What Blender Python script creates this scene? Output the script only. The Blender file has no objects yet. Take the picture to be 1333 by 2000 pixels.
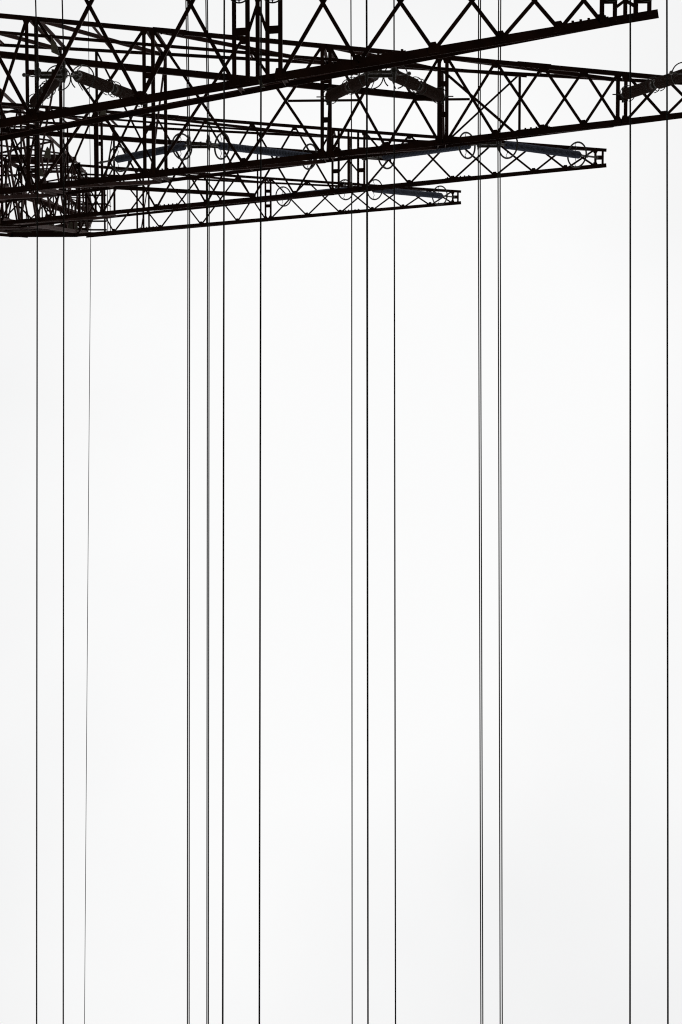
import bpy, bmesh, math, random
from mathutils import Vector, Matrix
random.seed(7)
R = math.radians
scene = bpy.context.scene
C = scene.collection

# ------------------------------------------------------------------ camera
# The camera stands on the ground beside the tower and looks almost straight up.
F = 4000.0                      # focal length in photo pixels (photo 1333 x 2000)
CX, CY = 666.5, 1000.0
ZEN = (780.0, 660.0)            # where the zenith falls in the photo
CAM_Z = 1.6
_d = Vector(((ZEN[0]-CX)/F, (CY-ZEN[1])/F, -1.0)).normalized()      # world Z in camera axes
_y = Vector((0, _d.z, -_d.y)).normalized()                          # world Y in camera axes
_x = _y.cross(_d).normalized()
M = Matrix((_x, _y, _d))                                            # camera -> world
cam_d = bpy.data.cameras.new('camera')
cam = bpy.data.objects.new('camera', cam_d); C.objects.link(cam)
cam.matrix_world = Matrix.Translation((0, 0, CAM_Z)) @ M.to_4x4()
cam_d.sensor_fit = 'VERTICAL'; cam_d.sensor_height = 36.0
cam_d.lens = F/2000*36
cam_d.clip_start = 0.05; cam_d.clip_end = 6000
scene.camera = cam

def at(px, py, H):
    """world point at height H above the camera that is seen at photo pixel px, py"""
    v = M @ Vector(((px-CX)/F, (CY-py)/F, -1.0))
    return v*(H/v.z) + Vector((0, 0, CAM_Z))

# ------------------------------------------------------------------ sky, light, exposure
w = bpy.data.worlds.new('World'); scene.world = w; w.use_nodes = True
nt = w.node_tree; nt.nodes.clear()
out = nt.nodes.new('ShaderNodeOutputWorld'); bg = nt.nodes.new('ShaderNodeBackground')
tc = nt.nodes.new('ShaderNodeTexCoord'); mp = nt.nodes.new('ShaderNodeMapping')
mp.inputs['Scale'].default_value = (1.0, 1.0, 1.0)
n1 = nt.nodes.new('ShaderNodeTexNoise'); n1.inputs['Scale'].default_value = 3.6
n1.inputs['Detail'].default_value = 5; n1.inputs['Roughness'].default_value = 0.45
cr = nt.nodes.new('ShaderNodeValToRGB')
cr.color_ramp.elements[0].position = 0.15; cr.color_ramp.elements[0].color = (0.85, 0.853, 0.858, 1)
cr.color_ramp.elements[1].position = 0.62; cr.color_ramp.elements[1].color = (0.968, 0.969, 0.970, 1)
nt.links.new(tc.outputs['Generated'], mp.inputs['Vector']); nt.links.new(mp.outputs[0], n1.inputs['Vector'])
# the cloud layer is thinnest, and so brightest, in one patch nearly overhead
vd = nt.nodes.new('ShaderNodeVectorMath'); vd.operation = 'DISTANCE'; vd.inputs[1].default_value = (-.008, .06, .998)
nt.links.new(tc.outputs['Generated'], vd.inputs[0])
mr = nt.nodes.new('ShaderNodeMapRange'); mr.interpolation_type = 'SMOOTHSTEP'
mr.inputs[1].default_value = .02; mr.inputs[2].default_value = .36; mr.inputs[3].default_value = -.14; mr.inputs[4].default_value = .25
ad = nt.nodes.new('ShaderNodeMath'); ad.operation = 'SUBTRACT'
nt.links.new(vd.outputs['Value'], mr.inputs[0]); nt.links.new(n1.outputs['Fac'], ad.inputs[0]); nt.links.new(mr.outputs[0], ad.inputs[1])
nt.links.new(ad.outputs[0], cr.inputs['Fac']); nt.links.new(cr.outputs['Color'], bg.inputs['Color'])
bg.inputs['Strength'].default_value = 1.0
nt.links.new(bg.outputs[0], out.inputs['Surface'])
sl = bpy.data.lights.new('sun', 'SUN'); sl.energy = 0.5; sl.angle = R(25); sl.color = (1, .98, .95)
so = bpy.data.objects.new('sun', sl); C.objects.link(so); so.rotation_euler = (R(25), R(-20), 0)
scene.cycles.filter_width = 1.1
scene.view_settings.view_transform = 'Standard'; scene.view_settings.look = 'None'
scene.view_settings.exposure = 0.0; scene.view_settings.gamma = 1.0

# ------------------------------------------------------------------ materials
def mat(name, c1, c2, scale=8.0, rough=.7, metal=0.0, bump=0.0, fine=60, spec=.5):
    m = bpy.data.materials.new(name); m.use_nodes = True
    n = m.node_tree.nodes; l = m.node_tree.links; b = n['Principled BSDF']
    t = n.new('ShaderNodeTexCoord')
    a = n.new('ShaderNodeTexNoise'); a.inputs['Scale'].default_value = scale; a.inputs['Detail'].default_value = 6
    r = n.new('ShaderNodeValToRGB')
    r.color_ramp.elements[0].position = .35; r.color_ramp.elements[0].color = (*c1, 1)
    r.color_ramp.elements[1].position = .65; r.color_ramp.elements[1].color = (*c2, 1)
    l.new(t.outputs['Object'], a.inputs['Vector']); l.new(a.outputs['Fac'], r.inputs['Fac'])
    l.new(r.outputs['Color'], b.inputs['Base Color'])
    b.inputs['Specular IOR Level'].default_value = spec
    b.inputs['Roughness'].default_value = rough; b.inputs['Metallic'].default_value = metal
    if bump:
        f = n.new('ShaderNodeTexNoise'); f.inputs['Scale'].default_value = fine; f.inputs['Detail'].default_value = 4
        bp = n.new('ShaderNodeBump'); bp.inputs['Strength'].default_value = bump; bp.inputs['Distance'].default_value = .004
        l.new(t.outputs['Object'], f.inputs['Vector']); l.new(f.outputs['Fac'], bp.inputs['Height'])
        l.new(bp.outputs[0], b.inputs['Normal'])
    return m
STEEL = mat('weathered_steel', (.026, .010, .008), (.050, .021, .017), 5, .8, 0, .4, spec=.15)
PLATE = mat('galvanised_plate', (.14, .135, .13), (.25, .245, .24), 9, .6, .2, .2)
FIT = mat('fitting_metal', (.03, .026, .024), (.10, .09, .085), 14, .5, .3, .2)
PORC = mat('brown_porcelain', (.030, .014, .011), (.045, .022, .017), 12, .6, spec=.2)
COMP = mat('blue_grey_silicone', (.045, .056, .09), (.07, .083, .13), 6, .7, spec=.2)
RING = mat('ring_metal', (.035, .032, .03), (.06, .055, .052), 10, .6, .1, spec=.2)
WIREM = mat('dark_aluminium_wire', (.012, .011, .010), (.020, .018, .017), 3, .8, 0, spec=.05)
WIREL = mat('dull_aluminium_wire', (.018, .021, .014), (.030, .034, .023), 3, .8, 0, spec=.05)
CONC = mat('footing_concrete', (.26, .25, .23), (.36, .35, .33), 3, .9, 0, .5)
GRASS = mat('dry_grass_ground', (.045, .042, .022), (.085, .072, .05), .6, .95, 0, .6, 12)

# ------------------------------------------------------------------ helpers
def obj(name, bm, m, parent=None, smooth=False):
    me = bpy.data.meshes.new(name); bmesh.ops.recalc_face_normals(bm, faces=bm.faces)
    bm.to_mesh(me); bm.free(); me.materials.append(m)
    if smooth:
        for p in me.polygons: p.use_smooth = True
    o = bpy.data.objects.new(name, me); C.objects.link(o)
    if parent:
        o.parent = parent
        off = Vector((0, 0, 0)); p = parent
        while p: off += p.location; p = p.parent
        me.transform(Matrix.Translation(-off))
    return o
def empty(name, loc):
    o = bpy.data.objects.new(name, None); C.objects.link(o); o.location = loc; o.empty_display_size = .5; return o
def tag(o, label=None, cat=None, group=None, kind=None):
    if label: o['label'] = label
    if cat: o['category'] = cat
    if group: o['group'] = group
    if kind: o['kind'] = kind
    return o
def loft(bm, rings, caps=True, close=False):
    vs = [[bm.verts.new(p) for p in r] for r in rings]
    n = len(vs[0]); k = len(vs)
    for i in range(k if close else k-1):
        a, b = vs[i], vs[(i+1) % k]
        for j in range(n):
            bm.faces.new((a[j], a[(j+1) % n], b[(j+1) % n], b[j]))
    if caps and not close:
        bm.faces.new(vs[0][::-1]); bm.faces.new(vs[-1])
def frame(p, q, up):
    d = (q-p).normalized(); up = Vector(up)
    s = d.cross(up)
    if s.length < 1e-4: s = d.cross(Vector((1, 0, 0)))
    s.normalize(); u = s.cross(d).normalized()
    return d, s, u
def angle(bm, p, q, w, up=(0, 0, 1), t=None, flip=1, h=None):
    """rolled steel angle: flat leg of width w lying across 'up', second leg standing along 'up'"""
    p = Vector(p); q = Vector(q); t = t or max(.006, w*.1); h = h or w
    d, s, u = frame(p, q, up); s = s*flip
    prof = [(-w/2, 0), (w/2, 0), (w/2, t), (-w/2+t, t), (-w/2+t, h), (-w/2, h)]
    loft(bm, [[c + s*a + u*b for a, b in prof] for c in (p, q)])
def box(bm, p, q, w, h, up=(0, 0, 1)):
    p = Vector(p); q = Vector(q); d, s, u = frame(p, q, up)
    loft(bm, [[c + s*a*w/2 + u*b*h/2 for a, b in ((-1, -1), (1, -1), (1, 1), (-1, 1))] for c in (p, q)])
def tube(bm, pts, r, n=8, close=False):
    pts = [Vector(p) for p in pts]; rings = []; k = len(pts); u = None
    for i, p in enumerate(pts):
        a = pts[(i-1) % k] if (close or i > 0) else p; b = pts[(i+1) % k] if (close or i < k-1) else p
        d = (b-a).normalized()
        if u is None:
            u = d.orthogonal().normalized()
        else:
            u = (u - d*u.dot(d)).normalized()
        s = d.cross(u); rr = r[i] if isinstance(r, (list, tuple)) else r
        rings.append([p + (u*math.cos(j*2*math.pi/n) + s*math.sin(j*2*math.pi/n))*rr for j in range(n)])
    loft(bm, rings, close=close)
def lathe(bm, p, q, prof, n=14):
    """prof: list of (t 0..1, radius) between p and q"""
    p = Vector(p); q = Vector(q); d = q-p
    u = d.orthogonal().normalized(); s = d.normalized().cross(u)
    loft(bm, [[p + d*t + (u*math.cos(j*2*math.pi/n) + s*math.sin(j*2*math.pi/n))*r for j in range(n)] for t, r in prof])
def ring(bm, c, axis, r, rt, a0=0.0, a1=360.0, n=30, m=6, ref=(0, 1, 0)):
    c = Vector(c); ax = Vector(axis).normalized(); u = Vector(ref); u = (u-ax*u.dot(ax)).normalized(); s = ax.cross(u)
    full = (a1-a0) >= 359.9
    pts = [c + (u*math.cos(R(a0+(a1-a0)*i/n)) + s*math.sin(R(a0+(a1-a0)*i/n)))*r for i in range(n if full else n+1)]
    tube(bm, pts, rt, m, close=full)
def ball(bm, c, r):
    bmesh.ops.create_icosphere(bm, subdivisions=2, radius=r, matrix=Matrix.Translation(c))
def gusset(bm, c, dirx, w, h, side, z):
    """flat trapezoid plate lying level at height z, on a chord node, widening toward the chord"""
    c = Vector((c[0], c[1], z)); dx = Vector((dirx[0], dirx[1], 0)).normalized(); dy = Vector((-dx.y, dx.x, 0))*side
    pts = [c-dx*w/2-dy*h*.25, c+dx*w/2-dy*h*.25, c+dx*w/2+dy*h*.25, c+dx*w*.27+dy*h, c-dx*w*.27+dy*h, c-dx*w/2+dy*h*.25]
    loft(bm, [pts, [p+Vector((0, 0, .012)) for p in pts]])
def bolts(bm, p, q, n, r, out_dir):
    p = Vector(p); q = Vector(q); o = Vector(out_dir)
    for i in range(n):
        c = p.lerp(q, i/(n-1))
        lathe(bm, c, c+o*r*1.7, [(0, r), (1, r)], 6)

# ------------------------------------------------------------------ ground
bm = bmesh.new(); N = 40; S = 3000.0
g = [[None]*(N+1) for _ in range(N+1)]
for i in range(N+1):
    for j in range(N+1):
        x = -S+2*S*i/N; y = -S+2*S*j/N
        far = min(1, max(0, (math.hypot(x, y)-200)/800))
        g[i][j] = bm.verts.new((x, y, far*9*(math.sin(x*.0021+1)*math.cos(y*.0017)-1)))
for i in range(N):
    for j in range(N): bm.faces.new((g[i][j], g[i+1][j], g[i+1][j+1], g[i][j+1]))
tag(obj('ground', bm, GRASS), kind='structure', label='grass ground')

# ------------------------------------------------------------------ tower
AX = Vector((at(84, 390, F/70).x, 0, 0)).x          # tower axis
TY = -3.9                                           # distance of the tower's centre plane from the camera
HA, HB, HC, HD, HP = F/169, F/118, F/91, F/70, F/61
def half(H):                                        # half width of the square body at height H above the camera
    t = [(-CAM_Z, 4.6), (HA, 2.24), (HB, 1.76), (HC, 1.38), (HD, .95), (HD+2.6, .84), (HP, .14)]
    for (a, x), (b, y) in zip(t, t[1:]):
        if H <= b: return x+(y-x)*(H-a)/(b-a)
    return t[-1][1]
tower = empty('transmission_tower', (AX, TY, 0))
tag(tower, 'tall dark steel lattice transmission tower whose cross arms reach in from the left', 'transmission tower')
def corner(H, sx, sy): h = half(H); return Vector((AX+sx*h, TY+sy*h, H+CAM_Z))
levels_leg = [-CAM_Z, HA, HB, HC, HD, HD+2.6]
for sx in (-1, 1):
    for sy in (-1, 1):
        bm = bmesh.new()
        for a, b in zip(levels_leg, levels_leg[1:]):
            wd = .22 if b <= HB else (.16 if b <= HC else .09)
            p, q = corner(a, sx, sy), corner(b, sx, sy)
            angle(bm, p, q, wd, up=(-sx, 0, 0), t=.016, flip=1 if sx*sy > 0 else -1)
            if a > HB-1 and sx < 0 and sy > 0:
                for k in range(int((b-a)/.45)):            # step bolts up one leg of every face
                    c = p.lerp(q, k*.45/(b-a)); tube(bm, [c, c+Vector((sx*.13, sy*.02, 0))], .009, 6)
        leg = obj('leg', bm, STEEL, tower)
        bm = bmesh.new(); c = corner(-CAM_Z, sx, sy)
        lathe(bm, c+Vector((0, 0, -.6)), c+Vector((0, 0, .35)), [(0, .7), (.6, .7), (.62, .45), (1, .42)], 20)
        obj('footing', bm, CONC, leg)
# body bracing, one mesh per storey
def storey(H0, H1, n, wd, hor=True):
    bm = bmesh.new()
    for i in range(n):
        a = H0+(H1-H0)*i/n; b = H0+(H1-H0)*(i+1)/n
        for (s1, s2) in (((-1, -1), (1, -1)), ((1, -1), (1, 1)), ((1, 1), (-1, 1)), ((-1, 1), (-1, -1))):
            nrm = Vector((s1[0]+s2[0], s1[1]+s2[1], 0)).normalized()
            off = nrm*.012
            angle(bm, corner(a, *s1), corner(b, *s2), wd, up=-nrm)
            angle(bm, corner(a, *s2)-off, corner(b, *s1)-off, wd, up=-nrm)
            if hor and i % 2: angle(bm, corner(b, *s1)-off*2, corner(b, *s2)-off*2, wd, up=-nrm)
        if i % 2 == 1:
            angle(bm, corner(b, -1, -1), corner(b, 1, 1), wd*.9); angle(bm, corner(b, 1, -1)+Vector((0, 0, .02)), corner(b, -1, 1)+Vector((0, 0, .02)), wd*.9)
    return obj('body_bracing', bm, STEEL, tower)
storey(-CAM_Z, HA, 4, .09); storey(HA, HB, 4, .08); storey(HB, HC, 4, .07); storey(HC, HD-2.0, 4, .046); storey(HD-2.0, HD+2.6, 3, .044)
# peak that carries the earth wire
bm = bmesh.new(); HQ = HD+2.6
for sx in (-1, 1):
    for sy in (-1, 1): angle(bm, corner(HQ, sx, sy), corner(HP, sx, sy), .075, up=(-sx, 0, 0))
for i in range(5):
    a = HQ+(HP-HQ)*i/5; b = HQ+(HP-HQ)*(i+1)/5
    for k, (s1, s2) in enumerate((((-1, -1), (1, -1)), ((1, -1), (1, 1)), ((1, 1), (-1, 1)), ((-1, 1), (-1, -1)))):
        nrm = Vector((s1[0]+s2[0], s1[1]+s2[1], 0)).normalized()
        p, q = (s1, s2) if i % 2 else (s2, s1)
        angle(bm, corner(a, *p), corner(b, *q), .04, up=-nrm)
        angle(bm, corner(b, *s1)-nrm*.01, corner(b, *s2)-nrm*.01, .04, up=-nrm)
box(bm, corner(HP, 0, 0)+Vector((0, -.3, 0)), corner(HP, 0, 0)+Vector((0, .3, 0)), .06, .08)
peak = obj('peak', bm, STEEL, tower)
# ring beams round the body where the arms join
for H, wd in ((HA, .14), (HB, .13), (HC, .11), (HD, .17), (HC+2.8, .09), (HD+2.3, .08)):
    bm = bmesh.new()
    for (s1, s2) in (((-1, -1), (1, -1)), ((1, -1), (1, 1)), ((1, 1), (-1, 1)), ((-1, 1), (-1, -1))):
        nrm = Vector((s1[0]+s2[0], s1[1]+s2[1], 0)).normalized()
        ex = .07 if H == HD else .03
        angle(bm, corner(H, *s1)+nrm*ex, corner(H, *s2)+nrm*ex, wd if abs(nrm.y) > .5 else wd*.38, up=(0, 0, 1), flip=-1, h=.05)
    obj('ring_beam', bm, STEEL, tower)
# cross diaphragm plates at the top arm (pale grey undersides)
for sx in (-1, 1):
    bm = bmesh.new()
    c = corner(HD, sx, 1); loft(bm, [[c+Vector((a*sx, b, z-.05)) for a, b in ((.02, .02), (-.65, .02), (-.30, -.14), (.02, -.40))] for z in (0, .012)])
    obj('gusset_plate', bm, PLATE, tower)
bm = bmesh.new()
c = corner(HD-5, 1, 1)
loft(bm, [[c+Vector((a, b, z)) for a, b in ((.0, -.02), (-.35, -.05), (-.45, -.2), (.0, -.3))] for z in (0, .012)])
obj('gusset_plate', bm, PLATE, tower)
# climbing ladder inside the body
bm = bmesh.new(); zt = HP-.5
for sx in (-.2, .2):
    tube(bm, [Vector((AX+half(H)*.55+sx, TY+half(H)*.35, H+CAM_Z)) for H in (HC-8, HC, HD, HQ, zt)], .022, 6)
k = HC-8
while k < zt:
    x = AX+half(k)*.55; y = TY+half(k)*.35
    tube(bm, [Vector((x-.2, y, k+CAM_Z)), Vector((x+.2, y, k+CAM_Z))], .013, 5); k += .3
obj('ladder', bm, STEEL, tower)
# rest platform with hand rail between the top arm and the peak
bm = bmesh.new(); pz = HD+3.0+CAM_Z
for i in range(7):
    y = TY-.75+i*.25
    box(bm, (AX+.1, y, pz), (AX+1.35, y, pz), .05, .03)
for x in (.15, .75, 1.3): box(bm, (AX+x, TY-.8, pz-.04), (AX+x, TY+.8, pz-.04), .05, .04)
for x, y in ((1.3, -.8), (1.3, 0), (1.3, .8), (.2, -.8), (.2, .8), (.75, .8), (.75, -.8)):
    tube(bm, [(AX+x, TY+y, pz), (AX+x+.02, TY+y, pz+1.1)], .018, 6)
for z in (.55, 1.1): tube(bm, [(AX+.2, TY-.8, pz+z), (AX+1.3, TY-.8, pz+z), (AX+1.3, TY+.8, pz+z), (AX+.2, TY+.8, pz+z)], .016, 6)
obj('platform', bm, STEEL, tower)

# ------------------------------------------------------------------ cross arms
def cross_arm(H, near, far, posts, segs, tip_px, dh0, sz, side=1, ties=(), stringer=None, label=None, splices=(), inset=.033, pale=(), topx=()):
    """near / far: two photo points on each bottom chord; posts: pixel x of the cross frames; segs: panel points"""
    z = H+CAM_Z; yc = 200 if H < HC-1 else 330
    def X(px): return at(px, yc if H > HA+1 else 5, H).x
    def line(pp):
        a, b = at(*pp[0], H), at(*pp[1], H); m = (b.y-a.y)/(b.x-a.x)
        return lambda x: a.y+m*(x-a.x)
    ln, lf = line(near), line(far)
    root = AX+half(H); tip = X(tip_px)
    def dh(x): return .07+(dh0-.07)*max(0, (tip-x))/(tip-root)
    def P(x, which):          # which: nb, fb, nt, ft
        yb = ln(x) if which[0] == 'n' else lf(x)
        d = dh(x)
        if which[1] == 't':
            zz = z+d; yb += (-1 if which[0] == 'n' else 1)*min(inset*d, .12)
        else: zz = z
        xx = x if side > 0 else 2*AX-x
        return Vector((xx, yb, zz))
    cw, tw, bw, pw = sz       # chord, top chord, brace, post widths
    bm = bmesh.new(); e = .010
    xs_all = []
    for seg in segs:
        xs = [root if v is None else X(v) for v in seg]; xs_all.append(xs)
        for i, (a, b) in enumerate(zip(xs, xs[1:])):
            dz = Vector((0, 0, -.012)); dz2 = Vector((0, 0, -.012-e-.002))
            angle(bm, P(a, 'nb')+dz, P(b, 'fb')+dz, bw, up=(0, 0, 1), h=bw*.8)
            angle(bm, P(a, 'fb')+dz2, P(b, 'nb')+dz2, bw, up=(0, 0, -1), h=bw*.5)
        a, b = xs[0], xs[-1]
        if dh(a) > (1.7 if H > HC-1 else 1.1) and H > HA+1:        # coarse bracing of the top plane and one long diagonal per side bay
            st = (xs[len(xs)//2]) if len(xs) > 2 else (a+b)/2
            if not topx: angle(bm, P(st, 'nt'), P(st, 'ft'), bw*.85)
            for f, s in (('n', 1), ('f', -1)):
                angle(bm, P(a, f+'b'), P(b, f+'t'), bw*1.4, up=(0, 0, 1))
                angle(bm, P(st, f+'b'), P(st, f+'t'), bw*.7, up=(1, 0, 0))
        for v in xs:
            for f, s in (('nb', -1), ('fb', 1)):
                p = P(v, f); q = P(v+.5, f); dr = (q-p)
                if side < 0: dr = -dr
                gusset(bm, p, dr, bw*3.0, bw*1.1+cw*.5, s, z-.03)
    for a, b in topx:         # X braced bays of the top plane
        a, b = X(a), X(b)
        angle(bm, P(b, 'nt'), P(b, 'ft'), bw*.95); angle(bm, P(a, 'ft'), P(b, 'nt'), bw*.9)
        angle(bm, P(a, 'nt')+Vector((0, 0, .012)), P(b, 'ft')+Vector((0, 0, .012)), bw*.7, h=bw*.5, up=(0, 0, -1))
    arm = obj('cross_arm', bm, STEEL, tower)
    if label: arm['label'] = label
    xt = tip+.02
    for f, s in (('n', 1), ('f', -1)):
        fl = (-1 if f == 'n' else 1)*side
        cf = cw if f == 'n' else cw*.74
        bm = bmesh.new(); angle(bm, P(root-.1, f+'b'), P(xt, f+'b'), cf, t=.012, flip=fl)
        for sp in splices:
            a = X(sp); b = a+.55
            o_ = Vector((0, -s*(cf*.5), 0))
            box(bm, P(a, f+'b')+Vector((0, 0, -.024)), P(b, f+'b')+Vector((0, 0, -.024)), cf*1.15, .012)
            bolts(bm, P(a+.05, f+'b')+o_+Vector((0, 0, -.02)), P(b-.05, f+'b')+o_+Vector((0, 0, -.02)), 6, .016, (0, -s, 0))
        obj('bottom_chord', bm, STEEL, arm)
        bm = bmesh.new(); angle(bm, P(root-.1, f+'t'), P(xt-.1, f+'t'), tw, up=(0, 0, -1), t=.01, flip=-fl)
        obj('top_chord', bm, STEEL, arm)
    # cross frames
    for pr in posts:
        bm = bmesh.new(); xs = [X(v) for v in pr]
        for j, a in enumerate(xs):
            dz = Vector((0, 0, -.040))
            angle(bm, P(a, 'nb')+dz, P(a, 'fb')+dz, pw, h=pw, flip=1 if j % 2 else -1)
            for f in 'nf':
                if dh(a) > .3 and j in (0, len(xs)-1): angle(bm, P(a, f+'b'), P(a, f+'t'), pw*.8, up=(1, 0, 0))
        mx = sum(xs)/len(xs)
        if dh(mx) > .4 and H > HA+1:
            angle(bm, P(mx, 'nt'), P(mx, 'ft'), pw*.9)
            if H > HB-1 and dh(mx) > 1.2: angle(bm, P(mx, 'nb')+Vector((0, 0, .03)), P(mx, 'ft'), pw*.6, up=(1, 0, 0))
        for k in range(0, len(xs)-1, 2):
            for t in ((.32, .68) if (P(xs[k], 'fb')-P(xs[k], 'nb')).length > .9 else (.5,)):
                a, b = P(xs[k], 'nb').lerp(P(xs[k], 'fb'), t), P(xs[k+1], 'nb').lerp(P(xs[k+1], 'fb'), t)
                box(bm, a+Vector((0, 0, -.05)), b+Vector((0, 0, -.05)), .09, .012)
        if len(xs) == 4:      # braced bay between twin frames
            a, b = xs[1], xs[2]
            m = Vector((0, 0, -.02))
            nm = (P(a, 'nb')+P(b, 'nb'))/2+m; fm = (P(a, 'fb')+P(b, 'fb'))/2+m
            angle(bm, nm, fm, pw*.95); cc = nm.lerp(fm, .5)
            for q in (a, b):
                for t in (.30, .70): angle(bm, cc, P(q, 'nb').lerp(P(q, 'fb'), t)+m*2, pw*.7)
        obj('cross_frame', bm, STEEL, arm)
    for a, b in ties:
        bm = bmesh.new(); pa = (P(X(a), 'nb')+P(X(a), 'fb'))/2; pb = (P(X(b), 'nb')+P(X(b), 'fb'))/2
        angle(bm, pa+Vector((0, 0, -.03)), pb+Vector((0, 0, -.03)), bw*.8); obj('tie_bar', bm, STEEL, arm)
    for (x0, y0), (x1, y1), sw in stringer or ():
        a, b = at(x0, y0, H), at(x1, y1, H); m = (b.y-a.y)/(b.x-a.x)
        a = Vector((root, a.y+m*(root-a.x), z))
        if side < 0: a.x = 2*AX-a.x; b.x = 2*AX-b.x
        bm = bmesh.new(); angle(bm, a+Vector((0, 0, .05)), b+Vector((0, 0, .05)), sw); obj('stringer', bm, STEEL, arm)
    for (px, py, w_, h_, rot) in pale:
        if side < 0: break
        bm = bmesh.new(); c = at(px, py, H-.06); ca, sa = math.cos(R(rot)), math.sin(R(rot))
        pts = [c+Vector((ca*u-sa*v, -(sa*u+ca*v), 0)) for u, v in ((-w_, -h_*.3), (w_*.2, -h_), (w_, h_*.2), (w_*.8, h_), (-w_*.2, h_*.4))]
        loft(bm, [pts, [p+Vector((0, 0, .01)) for p in pts]]); obj('gusset_plate', bm, PLATE, arm)
    return arm

for side in (1, -1):
    cross_arm(HA, ((0, 241), (1283, 27)), ((0, -218), (1283, -27)),
              [(-285, -258, -215, -190), (458, 484, 523, 548), (1176, 1201, 1242, 1268)],
              [[None, -400, -285], [-190, 60, 272, 458], [548, 700, 848, 979, 1093, 1176]],
              1283, 2.4, (.100, .070, .044, .050), side, splices=(1095, 700), label='lowest and widest cross arm, its near chord crossing the top of the picture' if side > 0 else None,
              pale=((105, 92, .05, .12, 30), (510, 165, .03, .06, 50)))
    cross_arm(HB, ((0, 374), (1333, 225)), ((0, 30), (1333, 155)),
              [(55, 73), (283, 300), (630, 645), (858, 873), (1207, 1222), (1430, 1445)],
              [[None, -60, 55], [73, 283], [300, 476, 630], [645, 755, 858], [873, 968, 1060, 1140, 1207], [1222, 1298, 1368, 1430]],
              1490, 3.3, (.100, .060, .046, .060), side, ties=((563, 700), (812, 918)), stringer=(((0, 105), (866, 192), .105), ((0, 62), (1030, 147), .05)), splices=(1010, 300), topx=((866, 1022), (283, 143)),
              label='longest cross arm, second from the camera, running out of the right edge' if side > 0 else None,
              pale=((200, 222, .07, .10, 10), (92, 300, .08, .10, 30), (80, 338, .05, .09, 40)))
    cross_arm(HC, ((0, 436), (1183, 323)), ((0, 202), (1183, 293)),
              [(187, 200), (650, 662, 700, 712), (1163, 1177)],
              [[None, 95, 187], [200, 305, 403, 493, 576, 650], [712, 800, 885, 967, 1043, 1105, 1163]],
              1183, 2.8, (.088, .055, .040, .048), side, stringer=(((80, 259), (765, 309), .10), ((0, 216), (900, 284), .04)), splices=(870, 300),
              label='third cross arm with blue-grey insulators, ending short of the right edge' if side > 0 else None)
    cross_arm(HD, ((144, 460), (900, 396)), ((144, 322), (900, 374)),
              [(268, 280), (519, 529), (885, 895)],
              [[None, 222, 313, 393, 464, 519], [529, 600, 665, 728, 788, 841, 885]],
              900, 2.3, (.09, .055, .040, .05), side, stringer=(((200, 364), (500, 381), .11),), splices=(665, 270),
              label='highest and smallest cross arm, its tip just right of the middle' if side > 0 else None)

# ------------------------------------------------------------------ wires
def wire(pxt, pxb, Hw, y_cl, rad, label, group, m=WIREM, slope=.08, name='power_cable'):
    """pxt/pxb: photo x where the cable meets the top and the bottom edge of the photograph"""
    def hgt(Y): d = abs(Y-TY); return Hw-slope*d*(1-d/340)
    def hit(px, py):
        H = Hw
        for _ in range(6): p = at(px, py, H); H = hgt(p.y)
        return p
    a, b = hit(pxt, 0), hit(pxb, 2000); mm = (b.x-a.x)/(b.y-a.y)
    bm = bmesh.new(); pts = []
    ys = [-330+TY, -250, -170, -110, -70, -40, -20, -10, -6, TY, -2, 0, 2, 5, 8, 12, 16, 20, 26, 40, 70, 110, 170, 250, 330+TY]
    for Y in ys: pts.append((a.x+mm*(Y-a.y), Y, hgt(Y)+CAM_Z))
    tube(bm, pts, rad, 8)
    o = obj(name, bm, m, smooth=True); tag(o, label, 'power line' if name == 'power_cable' else 'earth wire', group)
    return Vector((a.x+mm*(TY-a.y), TY, Hw+CAM_Z))

HwA, HwB, HwC, HwD = F/183, F/131.5, F/97, F/74.5
gA = 'twin cables of the lowest arm'
A1 = [wire(438.5, 435.5, HwA, 0, .0092, 'thick black cable left of the picture middle, left one of its wide pair', gA),
      wire(510.5, 507, HwA, 0, .0092, 'thick black cable left of the picture middle, right one of its wide pair', gA)]
A2 = [wire(1231.5, 1231, HwA, 0, .0092, 'thick black cable near the right edge, left one of the pair', gA),
      wire(1303, 1305, HwA, 0, .0092, 'rightmost thick black cable in the picture', gA)]
gB = 'twin cables of the longest arm'
B1 = [wire(70, 72, HwB, 0, .0104, 'leftmost black cable in the picture', gB),
      wire(122, 124, HwB, 0, .0104, 'second black cable from the left edge', gB)]
B2 = [wire(716, 719, HwB, 0, .0104, 'thick black cable just right of the middle, beside a pale hairline cable', gB),
      wire(770, 773, HwB, 0, .0104, 'single black cable right of the middle, right of the thickest one', gB)]
B3 = [wire(1346, 1348, HwB, 0, .0104, 'cable just past the right edge, left one of the outermost pair', gB),
      wire(1399, 1401, HwB, 0, .0104, 'cable past the right edge, right one of the outermost pair', gB)]
def quad(l, r, Hw, gap, rad, where, group, m, twist=0):
    (lt, lb), (rt, rb) = l, r; res = []
    for nm, (t, b) in (('left', (lt, lb)), ('right', (rt, rb))):
        for up in (0, 1):
            H = Hw+up*gap; k = Hw/H; tw = up*twist
            xt = ZEN[0]+(t-ZEN[0])*k+tw; xb = ZEN[0]+(b-ZEN[0])*k+tw
            res.append(wire(xt, xb, H, 0, rad, '%s %s hairline cable of the four-cable bundle %s' % ('upper' if up else 'lower', nm, where), group, m))
    return res
gC = 'four-cable bundles of the third arm'
C1 = quad((363.5, 366.5), (402.5, 404.5), HwC, .40, .0118, 'left of the middle under the third arm', gC, WIREL, -.6)
C2 = quad((939, 943.5), (978.5, 981.5), HwC, .40, .0118, 'right of the middle under the third arm', gC, WIREL, -2.2)
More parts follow.
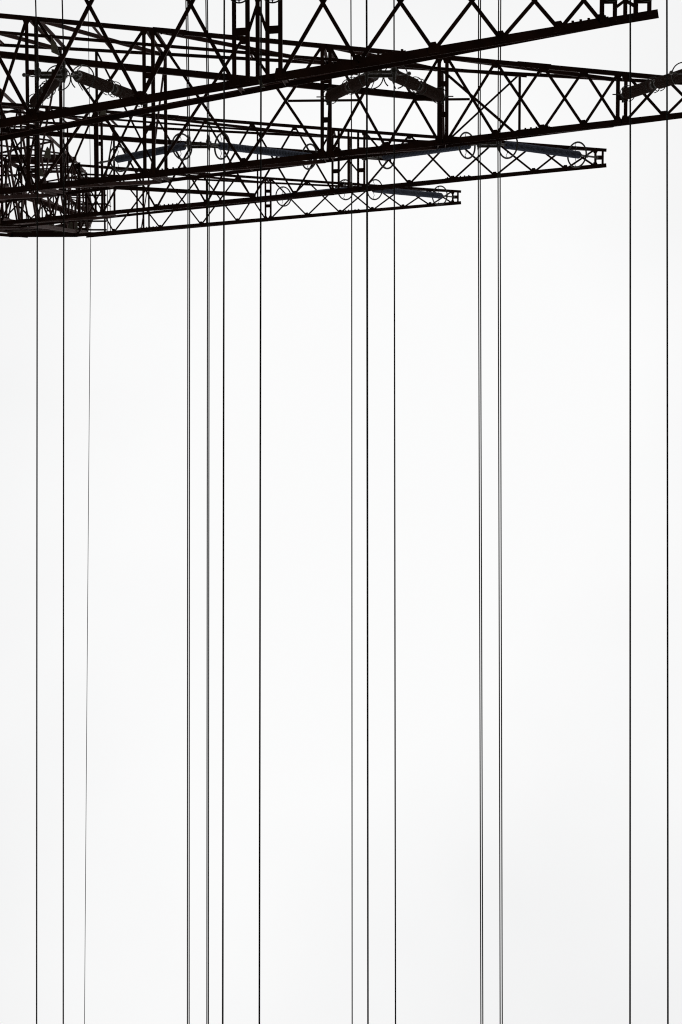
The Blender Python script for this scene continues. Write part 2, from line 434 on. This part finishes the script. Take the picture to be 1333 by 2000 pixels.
D1 = quad((685.5, 688), (717, 719.5), HwD, .40, .0110, 'in the middle under the highest arm', 'four-cable bundle of the highest arm', WIREL)
E1 = wire(172.5, 165.5, HP-.15, 0, .0100, 'very thin grey earth wire near the left, hung from the tower peak', 'earth wires', WIREL, .075, 'earth_wire')

# ------------------------------------------------------------------ insulators
def sheds(n, r0, r1, t0=0, t1=1):
    pr = [(t0, r0)]
    for i in range(n):
        a = t0+(t1-t0)*i/n; s = (t1-t0)/n
        pr += [(a+s*.15, r0), (a+s*.45, r1), (a+s*.6, r1*.98), (a+s*.75, r0)]
    return pr+[(t1, r0)]
def clamp(c, parent, r):
    bm = bmesh.new(); c = Vector(c)
    lathe(bm, c+Vector((0, -.16, 0)), c+Vector((0, .16, 0)), [(0, r*1.3), (.15, r*2.4), (.3, r*2.2), (.42, r*4), (.58, r*4), (.7, r*2.2), (.85, r*2.4), (1, r*1.3)], 10)
    box(bm, c+Vector((0, -.055, .012)), c+Vector((0, .055, .012)), r*6, .05)
    box(bm, c, c+Vector((0, 0, .18)), .025, .05, up=(0, 1, 0))
    for s in (-1, 1): ball(bm, c+Vector((s*r*3.6, 0, 0)), r*1.5)
    return obj('suspension_clamp', bm, RING, parent)
def vec_lerp(a, b, t): return Vector(a).lerp(Vector(b), t)

def v_string(attl, attr, ws, H, label, group, kind, shift=0.0):
    """V shaped insulator set; attl/attr are points on the arm, ws the cable points it carries"""
    cl = sum(ws, Vector())/len(ws); lo = min(w_.z for w_ in ws); hi = max(w_.z for w_ in ws)
    apex = Vector((cl.x, cl.y, hi+.22)); yc = TY
    root = empty('v_string_insulator', apex); tag(root, label, 'insulator', group)
    wl = min(w_.x for w_ in ws); wr = max(w_.x for w_ in ws)
    bm = bmesh.new()
    yk = .02
    pts = [Vector((wl-.03, yc-yk, apex.z-.10)), Vector((wr+.03, yc-yk, apex.z-.10)), Vector((wr-.02, yc-yk, apex.z+.06)), Vector((wl+.02, yc-yk, apex.z+.06))]
    loft(bm, [pts, [p+Vector((0, 2*yk, 0)) for p in pts]])
    for x in (wl, cl.x, wr): lathe(bm, (x, yc-.06, apex.z-.02), (x, yc+.06, apex.z-.02), [(0, .022), (1, .022)], 8)
    box(bm, (wl, yc+.05, apex.z), (wr, yc+.05, apex.z), .05, .02)
    if len(ws) == 4:
        for x in (wl, wr): box(bm, (x, yc, apex.z-.1), (x, yc, lo), .03, .05, up=(0, 1, 0))
    else:
        for x in (wl, wr): tube(bm, [(x, yc, apex.z-.08), (x, yc, lo)], .018, 8)
        # arcing horns reaching out with ball ends
        for s in (-1, 1):
            xx = wl if s < 0 else wr
            p = [(xx, yc+.03, apex.z-.05), (xx+s*.10, yc+.05, apex.z-.08), (xx+s*.22, yc+.03, apex.z-.10)]
            tube(bm, p, .011, 6); ball(bm, p[-1], .032)
    obj('yoke_plate', bm, FIT, root)
    for w_ in ws: clamp(w_, root, .011 if len(ws) == 2 else .008)
    for att, wx, s in ((attl, wl, -1), (attr, wr, 1)):
        if kind == 'porcelain': wx = cl.x+shift+s*.07
        a = Vector((wx, yc, apex.z+.03)); b = Vector(att); d = (b-a).normalized(); L = (b-a).length
        if kind == 'porcelain':
            bm = bmesh.new()
            tube(bm, [a, a+d*.18], .018, 8); obj('link', bm, FIT, root); bm = bmesh.new(); tube(bm, [b-d*.22, b], .018, 8)
            box(bm, b-d*.1-Vector((0, .12, 0)), b-d*.1+Vector((0, .12, 0)), .03, .03)
            lnk = obj('link', bm, FIT, root)
            u = (L-.18-.22-.14)/2
            for k in (0, 1):
                p = a+d*(.18+k*(u+.14)); q = p+d*u
                bm = bmesh.new(); lathe(bm, p, q, [(0, .06), (.05, .065)]+sheds(26, .076, .094, .06, .94)+[(.95, .065), (1, .06)], 14)
                ins = obj('insulator_rod', bm, PORC, root, smooth=False)
                for e_, (c, sg) in enumerate(((p, -1), (q, 1))):
                    bm = bmesh.new(); lathe(bm, c-d*sg*.10, c+d*sg*.06, [(0, .062), (.7, .066), (.8, .03), (1, .03)], 12)
                    obj('end_cap', bm, RING, ins)
            bm = bmesh.new(); ring(bm, a+d*.42, d, .185, .010, 40, 350)
            for q_ in (-1, 1): tube(bm, [a+d*.12, a+d*.25+Vector((0, q_*.1, 0)), a+d*.42+Vector((0, q_*.185, 0))], .008, 6)
            obj('arcing_ring', bm, RING, root)
            for t_, r_ in ((.18+u-.06, .12), (.18+u+.2, .12), (L-.34, .125)):
                bm = bmesh.new(); ring(bm, a+d*t_, d, r_, .007, 10, 350); tube(bm, [a+d*t_, a+d*t_+Vector((0, r_, 0))], .006, 5)
                obj('arcing_ring', bm, RING, root)
            bm = bmesh.new(); tube(bm, [b-d*.3, b-d*.2+Vector((s*.12, 0, 0)), b-d*.2+Vector((s*.2, 0, .0))], .010, 6); obj('arcing_horn', bm, RING, root)
        else:
            bm = bmesh.new(); tube(bm, [a, a+d*.22], .024, 8); obj('link', bm, FIT, root); bm = bmesh.new(); tube(bm, [b-d*.62, b], .020, 8)
            for t_ in (.05, .35, .55): lathe(bm, b-d*(t_+.05), b-d*t_, [(0, .035), (1, .035)], 8)
            obj('link', bm, FIT, root)
            p = a+d*.22; q = b-d*.62
            bm = bmesh.new(); lathe(bm, p, q, sheds(60, .072, .081), 14)
            obj('insulator_rod', bm, COMP, root)
            for c, t_ in ((a+d*.28, .26), (b-d*.68, .26)):
                bm = bmesh.new(); ring(bm, c, d, t_, .019)
                side = d.cross(Vector((0, 1, 0)))
                for q_ in (-1, 1):       # wavy brackets that hold the ring
                    tube(bm, [c, c+Vector((0, q_*.07, 0))+side*.05, c+Vector((0, q_*.15, 0))+side*.02, c+Vector((0, q_*.21, 0))+side*.06, c+Vector((0, q_*.26, 0))], .007, 5)
                obj('grading_ring', bm, RING, root)
    return root
def on_arm(px, py, H): return at(px, py, H-.03)
gV = 'V shaped porcelain insulator sets of the longest arm'
v_string(on_arm(64, 204, HB), on_arm(291, 199, HB), B1, HB, 'brown porcelain V insulator set at the far left over the two leftmost cables', gV, 'porcelain', .20)
v_string(on_arm(637, 192, HB), on_arm(868, 191, HB), B2, HB, 'brown porcelain V insulator set in the picture middle, on the longest arm', gV, 'porcelain', .04)
v_string(on_arm(1213, 187, HB), on_arm(1437, 186, HB), B3, HB, 'brown porcelain V insulator set cut off by the right edge', gV, 'porcelain')
gW = 'V shaped blue-grey insulator sets of the upper arms'
v_string(on_arm(194, 318, HC), on_arm(654, 312, HC), C1, HC, 'blue-grey rod V insulator set with rings, left of the middle on the third arm', gW, 'comp')
v_string(on_arm(708, 311, HC), on_arm(1170, 308, HC), C2, HC, 'blue-grey rod V insulator set with rings, near the right tip of the third arm', gW, 'comp')
v_string(on_arm(525, 387, HD), on_arm(890, 385, HD), D1, HD, 'small blue-grey V insulator set with rings on the highest arm', gW, 'comp')

# suspension strings of the lowest arm: straight down from the cross frames
def suspension(px, wp, label):
    top = at(px, -1, HA-.03); top.y = TY; bot = Vector(wp)
    root = empty('suspension_insulator', top); tag(root, label, 'insulator', 'straight brown insulator strings of the lowest arm')
    d = (bot-top).normalized(); L = (bot-top).length
    bm = bmesh.new(); tube(bm, [bot-d*.25, bot], .018, 8); obj('link', bm, FIT, root); bm = bmesh.new(); tube(bm, [top, top+d*.08], .018, 8)
    box(bm, top+Vector((-.09, 0, -.02)), top+Vector((.09, 0, -.02)), .07, .05); obj('link', bm, FIT, root)
    bm = bmesh.new(); lathe(bm, top+d*.06, bot-d*.25, [(0, .08), (.03, .09)]+sheds(18, .07, .108, .04, .94)+[(.95, .06), (1, .06)], 18)
    obj('insulator_rod', bm, PORC, root)
    bm = bmesh.new(); ring(bm, top+d*.12, d, .125, .009, -110, 110); tube(bm, [top+d*.06, top+d*.12+Vector((0, .125, 0))], .008, 6); obj('arcing_ring', bm, RING, root)
    bm = bmesh.new(); ring(bm, bot-d*.30, d, .20, .012); tube(bm, [bot-d*.2, bot-d*.3+Vector((0, .2, 0))], .008, 6); obj('arcing_ring', bm, RING, root)
    clamp(bot, root, .011)
suspension(469, A1[0], 'brown insulator string cut by the top edge, leftmost of the four')
suspension(534, A1[1], 'brown insulator string cut by the top edge, second from the left')
suspension(1193, A2[0], 'brown insulator string cut by the top edge, left one near the right arm tip')
suspension(1260, A2[1], 'brown insulator string at the very tip of the lowest arm, rightmost of the four')
